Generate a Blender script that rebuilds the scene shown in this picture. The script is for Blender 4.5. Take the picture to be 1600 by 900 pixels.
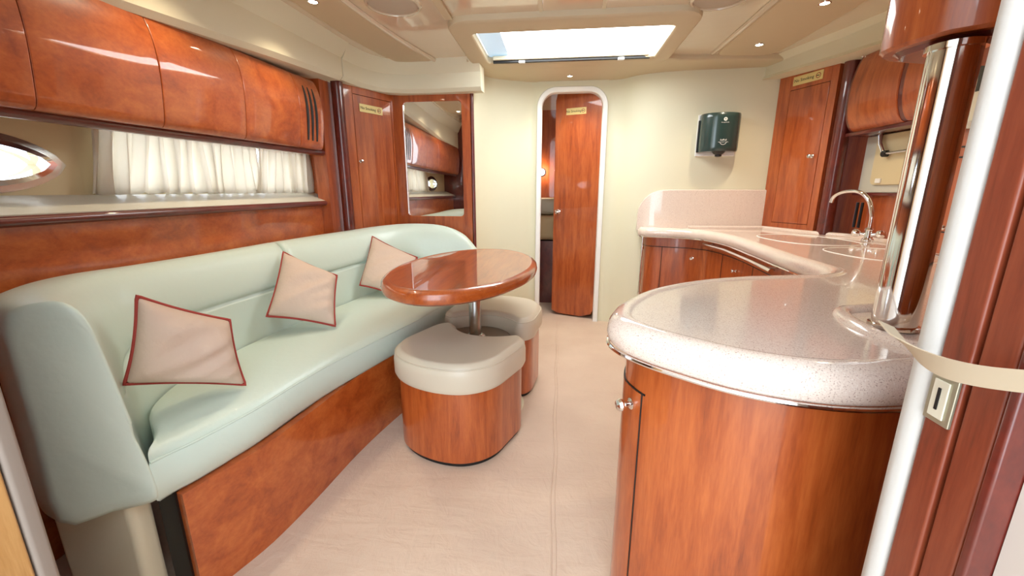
import bpy, bmesh, math, random
from mathutils import Vector, Matrix
random.seed(4)
for o in list(bpy.data.objects): bpy.data.objects.remove(o)
S = bpy.context.scene
COL = S.collection

# ------------------------------------------------------------------ camera
cam = bpy.data.cameras.new('camera'); camo = bpy.data.objects.new('camera', cam); COL.objects.link(camo)
cam.sensor_width = 36; cam.lens = 36 * 640 / 1600; cam.clip_start = 0.01
camo.location = (0, 0, 1.10)
camo.rotation_euler = (math.radians(90 - 13.4), 0, math.radians(6.5))
S.camera = camo
# ------------------------------------------------------------------ sky and exposure
W = bpy.data.worlds.new('sky'); S.world = W; W.use_nodes = True
bg = W.node_tree.nodes['Background']
bg.inputs[0].default_value = (0.80, 0.91, 1.0, 1); bg.inputs[1].default_value = 4.8
S.view_settings.view_transform = 'Standard'; S.view_settings.look = 'None'
S.view_settings.gamma = 1; S.view_settings.use_curve_mapping = False
S.view_settings.exposure = 0.38
SPOT_W = 12.0

# ------------------------------------------------------------------ materials
def sl(c):
    return tuple((v/12.92 if v <= .04045 else ((v+.055)/1.055)**2.4) for v in [x/255 for x in c]) + (1,)
def newmat(name):
    m = bpy.data.materials.new(name); m.use_nodes = True
    nt = m.node_tree; b = nt.nodes['Principled BSDF']
    return m, nt, b
def pos(nt, scale):
    g = nt.nodes.new('ShaderNodeNewGeometry'); mp = nt.nodes.new('ShaderNodeMapping')
    mp.inputs['Scale'].default_value = scale
    nt.links.new(g.outputs['Position'], mp.inputs['Vector']); return mp.outputs['Vector']
def noise(nt, vec, scale, detail=3, rough=.5, dist=0):
    n = nt.nodes.new('ShaderNodeTexNoise'); n.inputs['Scale'].default_value = scale
    n.inputs['Detail'].default_value = detail; n.inputs['Roughness'].default_value = rough
    n.inputs['Distortion'].default_value = dist
    nt.links.new(vec, n.inputs['Vector']); return n.outputs['Fac']
def ramp(nt, fac, stops):
    r = nt.nodes.new('ShaderNodeValToRGB'); e = r.color_ramp.elements
    while len(e) < len(stops): e.new(.5)
    for i, (p, c) in enumerate(stops): e[i].position = p; e[i].color = c
    nt.links.new(fac, r.inputs['Fac']); return r.outputs['Color']
def bump(nt, b, fac, strength, dist=.01):
    n = nt.nodes.new('ShaderNodeBump'); n.inputs['Strength'].default_value = strength; n.inputs['Distance'].default_value = dist
    nt.links.new(fac, n.inputs['Height']); nt.links.new(n.outputs['Normal'], b.inputs['Normal'])
def plain(name, c, rough=.5, metal=0, coat=0, bumps=None, spec=.5):
    m, nt, b = newmat(name)
    b.inputs['Base Color'].default_value = sl(c); b.inputs['Roughness'].default_value = rough
    b.inputs['Metallic'].default_value = metal; b.inputs['Coat Weight'].default_value = coat
    b.inputs['Coat Roughness'].default_value = .03; b.inputs['Specular IOR Level'].default_value = spec
    if bumps: bump(nt, b, noise(nt, pos(nt, (1, 1, 1)), bumps[0], 4), bumps[1], bumps[2])
    return m
def wood(name, dark, mid, light, scale=(9, 9, .9), coat=.8, crough=.04):
    m, nt, b = newmat(name)
    v = pos(nt, scale); f = noise(nt, v, 3.2, 5, .6, .6)
    g = noise(nt, pos(nt, tuple(s*6 for s in scale)), 4, 3, .6)
    mx = nt.nodes.new('ShaderNodeMath'); mx.operation = 'MULTIPLY_ADD'
    mx.inputs[1].default_value = .35; nt.links.new(g, mx.inputs[0]); nt.links.new(f, mx.inputs[2])
    col = ramp(nt, mx.outputs[0], [(.40, sl(dark)), (.62, sl(mid)), (.88, sl(light))])
    nt.links.new(col, b.inputs['Base Color'])
    b.inputs['Roughness'].default_value = .38; b.inputs['Coat Weight'].default_value = coat
    b.inputs['Coat Roughness'].default_value = crough
    return m
M = {}
M['wood'] = wood('cherry_wood', (126, 52, 17), (164, 76, 28), (188, 98, 44))
M['wood_h'] = wood('cherry_wood_mottled', (140, 58, 18), (174, 82, 30), (198, 106, 48), (3, 3.0, 4.0))
M['wood_t'] = wood('cherry_table_wood', (132, 54, 16), (162, 74, 24), (180, 90, 34), (10, 1.2, 10), 1.0, .015)
M['wood_dark'] = wood('dark_mahogany_trim', (70, 20, 16), (92, 28, 20), (110, 38, 26), (8, 2, 4))
M['wood_red'] = wood('red_jamb_wood', (92, 38, 20), (122, 52, 30), (138, 66, 40), (14, 14, 1.2), .25, .25)
M['wood_gold'] = wood('golden_jamb_wood', (150, 104, 52), (176, 130, 74), (196, 152, 96), (14, 14, 1.2), .2, .25)
M['leather'] = plain('pale_mint_leather', (206, 222, 211), .38, 0, .12, (34, .16, .006))
M['leather_t'] = plain('taupe_leather', (205, 194, 174), .38, 0, .12, (260, .1, .002))
M['cream_vinyl'] = plain('cream_vinyl', (226, 220, 194), .6, bumps=(300, .12, .002))
M['cream_wall'] = plain('cream_wall_cloth', (226, 222, 195), .75, bumps=(350, .15, .002))
M['cream_hull'] = plain('cream_hull_liner', (216, 200, 160), .6)
M['sill'] = plain('grey_cream_sill', (206, 204, 190), .4)
M['ceil_gloss'] = plain('gloss_cream_headliner', (222, 206, 180), .2, 0, 1.0, (2.2, .25, .02))
M['ceil_matte'] = plain('beige_headliner', (206, 190, 158), .6, bumps=(300, .1, .002))
M['white'] = plain('white_paint', (240, 240, 236), .4)
M['foam'] = plain('white_foam_seal', (196, 192, 186), .75, bumps=(120, .2, .003))
M['grey_seal'] = plain('grey_rubber_seal', (140, 128, 118), .7)
M['panel_white'] = plain('off_white_panel', (206, 196, 186), .5)
M['chrome'] = plain('chrome', (235, 235, 235), .06, 1)
M['steel'] = plain('brushed_steel', (210, 212, 212), .22, 1)
M['mirror'] = plain('mirror', (240, 240, 238), .012, 1)
M['black'] = plain('black_plastic', (18, 17, 18), .4)
M['darkgrey'] = plain('dark_grey_glass', (60, 60, 56), .2)
M['green'] = plain('dark_green_smoked_plastic', (44, 66, 64), .22, 0, .5)
M['print'] = plain('white_print', (235, 238, 236), .5)
M['sign'] = plain('brass_sign_plate', (226, 206, 140), .35, .15)
M['ink'] = plain('dark_ink', (44, 34, 14), .6)
M['redpipe'] = plain('red_piping', (158, 54, 46), .7)
M['pillow'] = plain('pinkish_beige_suede', (208, 186, 169), .9, bumps=(20, .5, .014))
M['strap'] = plain('cream_webbing', (190, 172, 146), .8)
M['brass'] = plain('aged_brass_plate', (176, 170, 148), .35, .7)
M['drum_top'] = plain('grey_drum_cover', (128, 118, 102), .6)
M['grille'] = plain('speaker_grille_cloth', (190, 178, 160), .8, bumps=(900, .4, .002))
M['white_unit'] = plain('white_appliance', (212, 206, 186), .4)
M['bed'] = plain('beige_bedspread', (196, 170, 128), .8)
# worktop: speckled solid surface
m, nt, b = newmat('speckled_worktop'); M['counter'] = m
f = noise(nt, pos(nt, (1, 1, 1)), 420, 2, .5); f2 = noise(nt, pos(nt, (1, 1, 1)), 3, 2)
nt.links.new(ramp(nt, f, [(.30, sl((176, 150, 138))), (.40, sl((230, 212, 199))), (.62, sl((236, 220, 207))), (.72, sl((246, 238, 230)))]), b.inputs['Base Color'])
b.inputs['Roughness'].default_value = .12; b.inputs['Coat Weight'].default_value = .5
# floor canvas with creases
m, nt, b = newmat('beige_canvas_floor_cover'); M['floor'] = m
v = pos(nt, (1, 1, 1)); f = noise(nt, v, 3, 4)
nt.links.new(ramp(nt, f, [(.3, sl((202, 178, 158))), (.7, sl((214, 192, 172)))]), b.inputs['Base Color'])
b.inputs['Roughness'].default_value = .7
w1 = noise(nt, pos(nt, (1.6, 7, 1)), 2.2, 5, .55, .8); w2 = noise(nt, pos(nt, (5, 3, 1)), 4, 5, .6, 1.0)
ad = nt.nodes.new('ShaderNodeMath'); ad.operation = 'ADD'; nt.links.new(w1, ad.inputs[0]); nt.links.new(w2, ad.inputs[1])
bump(nt, b, ad.outputs[0], .30, .016)
# curtain: translucent cloth
m, nt, b = newmat('white_curtain_cloth'); M['curtain'] = m
b.inputs['Base Color'].default_value = sl((244, 241, 234)); b.inputs['Roughness'].default_value = .6
t = nt.nodes.new('ShaderNodeBsdfTranslucent'); t.inputs['Color'].default_value = sl((246, 240, 228))
mx = nt.nodes.new('ShaderNodeMixShader'); mx.inputs[0].default_value = .6
out = nt.nodes['Material Output']
nt.links.new(b.outputs[0], mx.inputs[1]); nt.links.new(t.outputs[0], mx.inputs[2]); nt.links.new(mx.outputs[0], out.inputs[0])
# window panes: thin tinted pane
def pane(name, tint, gl=.06):
    m, nt, b = newmat(name); out = nt.nodes['Material Output']
    t = nt.nodes.new('ShaderNodeBsdfTransparent'); t.inputs[0].default_value = tint
    g = nt.nodes.new('ShaderNodeBsdfGlossy'); g.inputs['Roughness'].default_value = .02
    mx = nt.nodes.new('ShaderNodeMixShader'); mx.inputs[0].default_value = gl
    nt.links.new(t.outputs[0], mx.inputs[1]); nt.links.new(g.outputs[0], mx.inputs[2]); nt.links.new(mx.outputs[0], out.inputs[0])
    return m
M['pane'] = pane('clear_window_pane', (.95, .97, 1, 1))
def glow_pane(name, col, strength):  # hatch pane emits by itself, in place of daylight passing through
    m, nt, b = newmat(name); b.inputs['Base Color'].default_value = (.7, .75, .8, 1); b.inputs['Roughness'].default_value = .2
    b.inputs['Emission Color'].default_value = col; b.inputs['Emission Strength'].default_value = strength
    return m
M['milky'] = glow_pane('glowing_milky_hatch_pane', (.93, .98, 1, 1), 10)
M['pane_blue'] = glow_pane('glowing_blue_hatch_pane', (.20, .44, .66, 1), .62)  # sky blue put into the pane's own emission
m, nt, b = newmat('lamp_glow'); M['lamp'] = m
b.inputs['Emission Color'].default_value = (1, .86, .62, 1); b.inputs['Emission Strength'].default_value = 18

# ------------------------------------------------------------------ helpers
def obj(name, verts, faces, mat, parent=None, smooth=False, mtx=None, bevel=0, auto=None):
    vs = [Vector(v) for v in verts]
    if mtx is not None: vs = [mtx @ v for v in vs]
    lo = [min(v[i] for v in vs) for i in range(3)]; hi = [max(v[i] for v in vs) for i in range(3)]
    base = Vector(((lo[0]+hi[0])/2, (lo[1]+hi[1])/2, lo[2]))
    me = bpy.data.meshes.new(name)
    me.from_pydata([tuple(v-base) for v in vs], [], faces); me.update()
    bm = bmesh.new(); bm.from_mesh(me); bmesh.ops.remove_doubles(bm, verts=bm.verts, dist=1e-5)
    bmesh.ops.recalc_face_normals(bm, faces=bm.faces)
    if bevel:
        bmesh.ops.bevel(bm, geom=[e for e in bm.edges if len(e.link_faces) == 2 and e.calc_face_angle(0) > .6], offset=bevel, segments=3, profile=.5, affect='EDGES', clamp_overlap=True)
    for f in bm.faces:
        f.smooth = smooth
    if smooth:
        for e in bm.edges:
            if len(e.link_faces) == 2 and e.calc_face_angle(0) > math.radians(auto or 40): e.smooth = False
    bm.to_mesh(me); bm.free()
    me.materials.append(M[mat] if isinstance(mat, str) else mat)
    o = bpy.data.objects.new(name, me); COL.objects.link(o)
    off = base.copy()
    if smooth and auto is None:
        wn = o.modifiers.new('weighted_normal', 'WEIGHTED_NORMAL'); wn.keep_sharp = True
    if parent is not None:
        o.parent = parent; off = base - wloc(parent)
    o.location = off
    return o
def wloc(o):
    v = Vector(o.location)
    while o.parent is not None: o = o.parent; v += Vector(o.location)
    return v
def tag(o, label, cat, group=None):
    o['label'] = label; o['category'] = cat
    if group: o['group'] = group
    return o
def struct(o): o['kind'] = 'structure'; return o
def thing(name, label, cat, loc, group=None):
    e = bpy.data.objects.new(name, None); COL.objects.link(e); e.location = loc; e.empty_display_size = .05
    return tag(e, label, cat, group)
def sthing(name, loc):
    e = bpy.data.objects.new(name, None); COL.objects.link(e); e.location = loc; e.empty_display_size = .05
    return struct(e)
def boxd(x0, x1, y0, y1, z0, z1):
    v = [(x, y, z) for x in (x0, x1) for y in (y0, y1) for z in (z0, z1)]
    f = [(0, 1, 3, 2), (4, 6, 7, 5), (0, 4, 5, 1), (2, 3, 7, 6), (0, 2, 6, 4), (1, 5, 7, 3)]
    return v, f
def box(name, x0, x1, y0, y1, z0, z1, mat, parent=None, bevel=0, mtx=None):
    v, f = boxd(x0, x1, y0, y1, z0, z1)
    return obj(name, v, f, mat, parent, bevel > 0, mtx, bevel)
def merge(parts):
    V, F_ = [], []
    for v, f in parts:
        n = len(V); V += list(v); F_ += [tuple(i+n for i in q) for q in f]
    return V, F_
def loftd(rings, closed_ring=True, cap0=True, cap1=True, loop=False):
    n = len(rings[0]); V = [p for r in rings for p in r]; F_ = []
    R = len(rings)
    for i in range(R if loop else R-1):
        a = i*n; c = ((i+1) % R)*n
        for j in range(n if closed_ring else n-1):
            k = (j+1) % n; F_.append((a+j, a+k, c+k, c+j))
    if not loop:
        if cap0: F_.append(tuple(range(n))[::-1])
        if cap1: F_.append(tuple((R-1)*n+j for j in range(n)))
    return V, F_
def cr(P, n=6, closed=False):
    P = [Vector(p) for p in P]; N = len(P); out = []
    segs = N if closed else N-1
    for i in range(segs):
        if closed: a, b, c, d = P[(i-1) % N], P[i], P[(i+1) % N], P[(i+2) % N]
        else: a, b, c, d = P[max(i-1, 0)], P[i], P[i+1], P[min(i+2, N-1)]
        for k in range(n):
            t = k/n
            out.append(.5*((2*b)+(c-a)*t+(2*a-5*b+4*c-d)*t*t+(3*b-a-3*c+d)*t**3))
    if not closed: out.append(P[-1])
    return out
def chaikin(P, it=2):
    P = [Vector(p) for p in P]
    for _ in range(it):
        Q = []
        for i in range(len(P)):
            a, b = P[i], P[(i+1) % len(P)]
            Q += [a*.75+b*.25, a*.25+b*.75]
        P = Q
    return P
def tubed(path, r, seg=10, closed=False):
    P = [Vector(p) for p in path]; rings = []; N = len(P)
    up = Vector((0, 0, 1)); prev = None
    for i in range(N):
        if closed: t = P[(i+1) % N]-P[i-1]
        else: t = P[min(i+1, N-1)]-P[max(i-1, 0)]
        t.normalize()
        if prev is None:
            a = up if abs(t.z) < .9 else Vector((1, 0, 0)); u = t.cross(a).normalized()
        else: u = (prev - t*prev.dot(t)).normalized()
        prev = u; w = t.cross(u)
        rr = r[i] if isinstance(r, (list, tuple)) else r
        rings.append([P[i]+u*math.cos(2*math.pi*j/seg)*rr+w*math.sin(2*math.pi*j/seg)*rr for j in range(seg)])
    return loftd(rings, True, True, True, closed)
def tube(name, path, r, mat, parent=None, seg=10, closed=False):
    v, f = tubed(path, r, seg, closed); return obj(name, v, f, mat, parent, True)
def lathed(prof, c=(0, 0, 0), axis=(0, 0, 1), seg=32, loop=False):
    ax = Vector(axis).normalized(); a = Vector((1, 0, 0)) if abs(ax.x) < .9 else Vector((0, 1, 0))
    u = ax.cross(a).normalized(); w = ax.cross(u); c = Vector(c)
    rings = [[c+ax*h+(u*math.cos(2*math.pi*j/seg)+w*math.sin(2*math.pi*j/seg))*max(r, 1e-4) for j in range(seg)] for r, h in prof]
    return loftd(rings, True, True, True, loop)
def lathe(name, prof, mat, parent=None, c=(0, 0, 0), axis=(0, 0, 1), seg=32, loop=False):
    v, f = lathed(prof, c, axis, seg, loop); return obj(name, v, f, mat, parent, True)
def offs(P, d, closed=True):
    "offset plan outline inwards (ccw) by d"
    P = [Vector((p[0], p[1])) for p in P]; N = len(P); out = []
    for i in range(N):
        if closed: t = P[(i+1) % N]-P[i-1]
        else: t = P[min(i+1, N-1)]-P[max(i-1, 0)]
        t.normalize(); out.append(P[i]+Vector((-t.y, t.x))*d)
    return out
def ccw(P):
    a = sum(P[i][0]*P[(i+1) % len(P)][1]-P[(i+1) % len(P)][0]*P[i][1] for i in range(len(P)))
    return list(P) if a > 0 else list(P)[::-1]
def rimd(P, prof):
    "closed plan outline, profile [(inset,z)...] bottom to top"
    P = ccw(P); return loftd([[(q[0], q[1], z) for q in offs(P, d)] for d, z in prof])
def rim(name, P, prof, mat, parent=None):
    v, f = rimd(P, prof); return obj(name, v, f, mat, parent, True)
def bull(z0, z1, r, inner=0, n=6):
    "bullnose profile: full half-round side"
    h = (z1-z0)/2; zc = (z0+z1)/2
    return [(r-r*math.cos(a), zc+h*math.sin(a)) for a in [math.pi*(-.5+i/n) for i in range(n+1)]]
def sheetd(path, z0, z1, th):
    "vertical panel along plan path, thickness th to its left side"
    A = [Vector((p[0], p[1])) for p in path]; B = offs(A, th, False)
    zf = lambda z, i: z[i] if isinstance(z, (list, tuple)) else z
    rings = [[(A[i].x, A[i].y, zf(z0, i)), (A[i].x, A[i].y, zf(z1, i)), (B[i].x, B[i].y, zf(z1, i)), (B[i].x, B[i].y, zf(z0, i))] for i in range(len(A))]
    return loftd(rings)
def sheet(name, path, z0, z1, th, mat, parent=None):
    v, f = sheetd(path, z0, z1, th); return obj(name, v, f, mat, parent, True)
def rrect(cx, cy, hx, hy, r, n=6):
    P = []
    for sx, sy, a0 in ((1, 1, 0), (-1, 1, 90), (-1, -1, 180), (1, -1, 270)):
        for k in range(n+1):
            a = math.radians(a0+90*k/n); P.append((cx+sx*(hx-r)+r*math.cos(a), cy+sy*(hy-r)+r*math.sin(a)))
    return P
def frame3(o, xd, yd):
    "matrix with local x->xd, y->yd, z->normal, at o"
    x = Vector(xd).normalized(); z = x.cross(Vector(yd)).normalized(); y = z.cross(x)
    m = Matrix((x, y, z)).transposed().to_4x4(); m.translation = Vector(o); return m
def plate(name, P, t, mat, parent, mtx, bev=0):
    "flat outline in local xy extruded in local z 0..t"
    prof = [(0, 0), (0, t)] if not bev else [(0, 0), (0, t-bev), (bev*.3, t-bev*.3), (bev, t)]
    v, f = rimd(P, prof); return obj(name, v, f, mat, parent, True, mtx)
def text(name, s, size, mat, parent, mtx, ext=.0004):
    c = bpy.data.curves.new(name, 'FONT'); c.body = s; c.size = size; c.extrude = ext; c.align_x = 'CENTER'; c.align_y = 'CENTER'; c.resolution_u = 2
    o = bpy.data.objects.new('t', c); COL.objects.link(o)
    bpy.context.view_layer.update()
    me = bpy.data.meshes.new_from_object(o.evaluated_get(bpy.context.evaluated_depsgraph_get()))
    vs = [v.co.copy() for v in me.vertices]; fs = [tuple(p.vertices) for p in me.polygons]
    bpy.data.objects.remove(o); bpy.data.meshes.remove(me)
    return obj(name, vs, fs, mat, parent, False, mtx)
def lerp(a, b, t): return a+(b-a)*t

# ================================================================== STRUCTURE
floor = struct(box('floor', -1.9, 2.0, -1.4, 4.9, -.05, 0, 'floor'))
tube('seam', [(.0+.004*math.sin(i), .3+i*.09, .0005) for i in range(36)], .0028, 'floor', floor, 6)
tube('seam', [(.014+.004*math.sin(i), .3+i*.09, .0005) for i in range(36)], .0022, 'floor', floor, 6)

# hull (left) : lower wall, recess, upper wall
v, f = merge([boxd(-1.62, -1.50, .3, 2.70, 0, 1.03),
              boxd(-1.80, -1.50, .3, 2.70, 1.33, 2.0),
              boxd(-1.80, -1.50, 2.60, 2.70, 1.0, 1.4)])
wl = struct(obj('wall_left', v, f, 'wood_h'))
# hull liner with the porthole and window openings
def liner():
    x0, x1 = -1.70, -1.62
    ph = porthole_outline(0)
    parts = [boxd(x0, x1, .3, PC[0]-.269, 1.0, 1.36), boxd(x0, x1, PC[0]+.269, 1.36, 1.0, 1.36), boxd(x0, x1, 2.50, 2.70, 1.0, 1.36),
             boxd(x0, x1, 1.36, 2.50, 1.0, 1.095), boxd(x0, x1, 1.36, 2.50, 1.318, 1.36)]
    # ring of quads between a rectangle and the lens-shaped opening
    N = len(ph); V = []; F_ = []
    for i, (y, z) in enumerate(ph):
        dy, dz = y-PC[0], z-PC[1]
        k = min(.27/abs(dy) if abs(dy) > 1e-6 else 1e9, (.18/abs(dz)) if abs(dz) > 1e-6 else 1e9)
        ry, rz = PC[0]+dy*k, PC[1]+dz*k
        V += [(x1, y, z), (x1, ry, rz), (x0, y, z), (x0, ry, rz)]
    for i in range(N):
        a, c = 4*i, 4*((i+1) % N)
        F_ += [(a, a+1, c+1, c), (a+2, c+2, c+3, a+3), (a, c, c+2, a+2)]
    parts.append((V, F_)); return merge(parts)
PC = (1.0, 1.18)
def porthole_outline(grow, n=20):
    a, h = .185+grow*1.4, .058+grow; P = []
    for i in range(n): t = -1+2*i/n; P.append((PC[0]+a*t, PC[1]+h*(1-t*t)**.68))
    for i in range(n): t = 1-2*i/n; P.append((PC[0]+a*t, PC[1]-h*(1-t*t)**.68))
    return P
v, f = liner(); wh = struct(obj('wall_hull_liner', v, f, 'cream_hull'))
v, f = loftd([[(-1.475, y, 1.026), (-1.472, y, 1.036), (-1.60, y, 1.085), (-1.64, y, 1.086), (-1.64, y, 1.026)] for y in (.45, 2.60)])
struct(obj('trim_1', v, f, 'sill'))
struct(box('trim_2', -1.66, -1.62, .45, 2.60, 1.335, 1.36, 'cream_hull'))
v, f = tubed([(-1.478, .45, 1.016), (-1.478, 2.55, 1.022)], .016, 12); struct(obj('trim_3', v, f, 'wood_dark', None, True))
v, f = tubed([(-1.462, .45, 1.303), (-1.462, 1.5, 1.310), (-1.462, 2.50, 1.326)], .019, 12); struct(obj('trim_4', v, f, 'wood_dark', None, True))
# porthole
w1 = sthing('window_1', (-1.62, PC[0], 1.1))
def lens_ring(name, g0, g1, x0, x1, mat, parent):
    A = porthole_outline(g0); B = porthole_outline(g1); n = len(A); rings = []
    for P, x in ((A, x0), (A, x1), (B, x1-.004), (B, x0)):
        rings.append([(x, y, z) for y, z in P])
    v, f = loftd(rings, True, False, False, True); return obj(name, v, f, mat, parent, True)
lens_ring('window_frame', -.004, .012, -1.66, -1.606, 'chrome', w1)
lens_ring('window_rim', .012, .032, -1.64, -1.612, 'steel', w1)
P = porthole_outline(0); v, f = loftd([[(-1.665, y, z) for y, z in P], [(-1.661, y, z) for y, z in P]]); obj('pane', v, f, 'pane', w1)
w2 = sthing('window_2', (-1.66, 2.0, 1.1)); box('pane', -1.672, -1.666, 1.36, 2.5, 1.095, 1.318, 'pane', w2)

# far bulkhead
ctop = 1.96
pL = cr([(-.62, 3.04), (-.60, 3.16), (-.53, 3.29), (-.41, 3.37), (-.30, 3.42), (-.235, 3.45), (-.19, 3.455)], 5)
struct(sheet('wall_front_port', [p[:2] for p in pL], 0, ctop, .04, 'cream_wall'))
pR = cr([(.345, 3.455), (.40, 3.45), (.46, 3.42), (.55, 3.34), (.68, 3.285), (.85, 3.255), (1.15, 3.24), (1.49, 3.22)], 5)
struct(sheet('wall_front_starboard', [p[:2] for p in pR], 0, ctop, .04, 'cream_wall'))

# door: rounded white frame, leaf hinged on the right, standing ajar into the forward cabin
d1 = sthing('door_1', (.08, 3.45, 0))
def doorring(grow, y):
    x0, x1, zt, r = -.155-grow, .31+grow, 1.835+grow, .105+grow
    P = [(x0, y, 0)]
    for k in range(11):
        a = math.radians(180-9*k); P.append((x0+r+r*math.cos(a), y, zt-r+r*math.sin(a)))
    for k in range(11):
        a = math.radians(90-9*k); P.append((x1-r+r*math.cos(a), y, zt-r+r*math.sin(a)))
    P.append((x1, y, 0)); return P
rings = [doorring(.0, 3.50), doorring(0, 3.432), doorring(.008, 3.425), doorring(.035, 3.425), doorring(.04, 3.432), doorring(.04, 3.50)]
hd = doorring(.037, 3.44); hr = [[p, (p[0], 3.44, ctop), (p[0], 3.49, ctop), (p[0], 3.49, p[2])] for p in hd[1:-1]]
hv, hf = loftd(hr); struct(obj('wall_front_head', hv, hf, 'cream_wall'))
v, f = loftd(rings, False, False, False, True); obj('door_frame', v, f, 'white', d1, True)
def leafpts():
    return [(0, .03), (.06, .005), (.27, .0), (.365, .03), (.385, .08), (.385, 1.80), (.375, 1.845), (.34, 1.86), (.05, 1.86), (.012, 1.845), (0, 1.80)]
hx, hy = .322, 3.515
fx = Vector((.367, -.13, 0)).normalized()       # leaf direction, left edge to hinge
lm = frame3(Vector((hx, hy, .012))-fx*.385, fx, (0, 0, 1))
lf = plate('door_leaf', leafpts(), .03, 'wood', d1, lm, .004)
def knob(parent, c, n, s=1.0, name='knob'):
    prof = [(.012*s, 0), (.013*s, .003*s), (.006*s, .006*s), (.0055*s, .016*s), (.012*s, .021*s), (.0145*s, .028*s), (.012*s, .034*s), (.001, .037*s)]
    return lathe(name, prof, 'chrome', parent, c, n, 18)
nrm = lm.to_3x3() @ Vector((0, 0, 1))
knob(lf, lm @ Vector((.045, .91, .03)), nrm, 1.5)

# forward cabin seen through the gap
struct(box('wall_cabin_port', -1.0, -.96, 3.5, 4.85, 0, 2.1, 'wood'))
struct(box('wall_cabin_end', -1.0, 1.6, 4.8, 4.85, 0, 2.1, 'wood'))
struct(box('wall_cabin_starboard', 1.6, 1.65, 3.3, 4.85, 0, 2.1, 'wood'))
struct(box('trim_5', -.96, .9, 4.5, 4.8, .0, .55, 'wood'))
bed = thing('bed', 'beige covered berth glimpsed through the forward doorway', 'bed', (-.3, 4.5, 0))
box('base', -.9, .6, 4.0, 4.78, 0, .62, 'wood_dark', bed)
box('mattress', -.9, .6, 3.97, 4.78, .63, .85, 'bed', bed, .05)
box('bedding', -.9, .6, 4.3, 4.78, .855, 1.02, 'cream_vinyl', bed, .05)

# ------------------------------------------------------------------ ceiling and deck
HX0, HX1, HY0, HY1 = -.49, .565, 2.41, 2.96
parts = [boxd(-1.9, 2.0, 3.0-.04, 5.0, 1.95, 2.05), boxd(-1.9, 2.0, 1.05, HY0, 1.95, 2.05),
         boxd(-1.9, HX0, HY0, HY1, 1.95, 2.05), boxd(HX1, 2.0, HY0, HY1, 1.95, 2.05),
         boxd(-1.9, 2.0, .30, 1.05, 1.95, 2.05)]
v, f = merge(parts); ceil = struct(obj('ceiling', v, f, 'ceil_gloss'))
# outer skin so that daylight only enters through the openings
v, f = merge([boxd(-1.9, -1.82, .3, 5.0, -.05, .98), boxd(-1.9, -1.80, .3, 5.0, 1.40, 2.05), boxd(-1.9, -1.70, 2.7, 5.0, 0, 2.0), boxd(-1.9, -1.62, .3, 2.7, .9, 1.0)])
struct(obj('wall_hull_outer', v, f, 'cream_hull'))
# matte moulding around the hatch and the forward beam
A = rrect((HX0+HX1)/2-.005, 2.67, .645, .415, .13); Bq = rrect((HX0+HX1)/2, (HY0+HY1)/2, .5275, .275, .035)
rg = [[(x, y, 1.951) for x, y in A], [(x, y, 1.925) for x, y in offs(A, .004)], [(x, y, 1.912) for x, y in offs(A, .022)],
      [(x, y, 1.912) for x, y in offs(Bq, -.012)], [(x, y, 1.92) for x, y in offs(Bq, -.002)], [(x, y, 2.05) for x, y in Bq]]
v, f = loftd(rg, True, False, False); struct(obj('trim_6', v, f, 'ceil_matte', None, True))
beam = [(-.95, 3.12), (-.75, 3.10), (-.66, 3.03), (-.63, 2.9), (-.3, 3.0), (.3, 3.0), (.63, 2.9), (.67, 2.97), (.75, 3.01), (1.02, 3.03), (1.42, 3.08), (1.48, 3.3), (.8, 3.5), (-.4, 3.5), (-.9, 3.3)]
v, f = rimd(beam, [(.018, 1.915), (.004, 1.922), (0, 1.935), (0, 1.951)]); struct(obj('trim_7', v, f, 'ceil_matte', None, True))
# aft headliner bands
struct(box('trim_8', -.60, -.56, 1.9, 2.27, 1.935, 1.951, 'ceil_matte', None, .004))
struct(box('trim_9', -.125, -.105, 1.9, 2.25, 1.944, 1.951, 'cream_vinyl', None, .002))
struct(box('trim_10', .175, .195, 1.9, 2.25, 1.944, 1.951, 'cream_vinyl', None, .002))
# roof hatch
h = thing('roof_hatch', 'large rectangular roof hatch with milky and blue panes glowing in place of daylight', 'hatch', (.04, 2.68, 1.95))
box('milky_pane', HX0+.135, HX1-.004, HY0+.004, HY1-.004, 1.958, 1.966, 'milky', h)
box('tinted_pane', HX0+.004, HX0+.135, HY0+.004, HY1-.004, 1.958, 1.966, 'pane_blue', h)
v, f = merge([boxd(HX0-.03, HX1+.03, HY0-.03, HY0+.012, 2.05, 2.08), boxd(HX0-.03, HX1+.03, HY1-.012, HY1+.03, 2.05, 2.08), boxd(HX0-.03, HX0+.012, HY0+.012, HY1-.012, 2.05, 2.08), boxd(HX1-.012, HX1+.03, HY0+.012, HY1-.012, 2.05, 2.08)])
obj('frame', v, f, 'cream_vinyl', h)
box('blind_slot', HX0+.03, HX1-.02, HY1-.022, HY1-.004, 1.915, 1.955, 'black', h, .004)
box('blind_rail', HX0+.03, HX1-.03, HY1-.04, HY1-.022, 1.93, 1.955, 'cream_vinyl', h, .004)
for x in (HX0+.2, HX1-.22): box('blind_clip', x, x+.04, HY1-.03, HY1-.002, 1.911, 1.925, 'white', h, .002)

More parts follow.
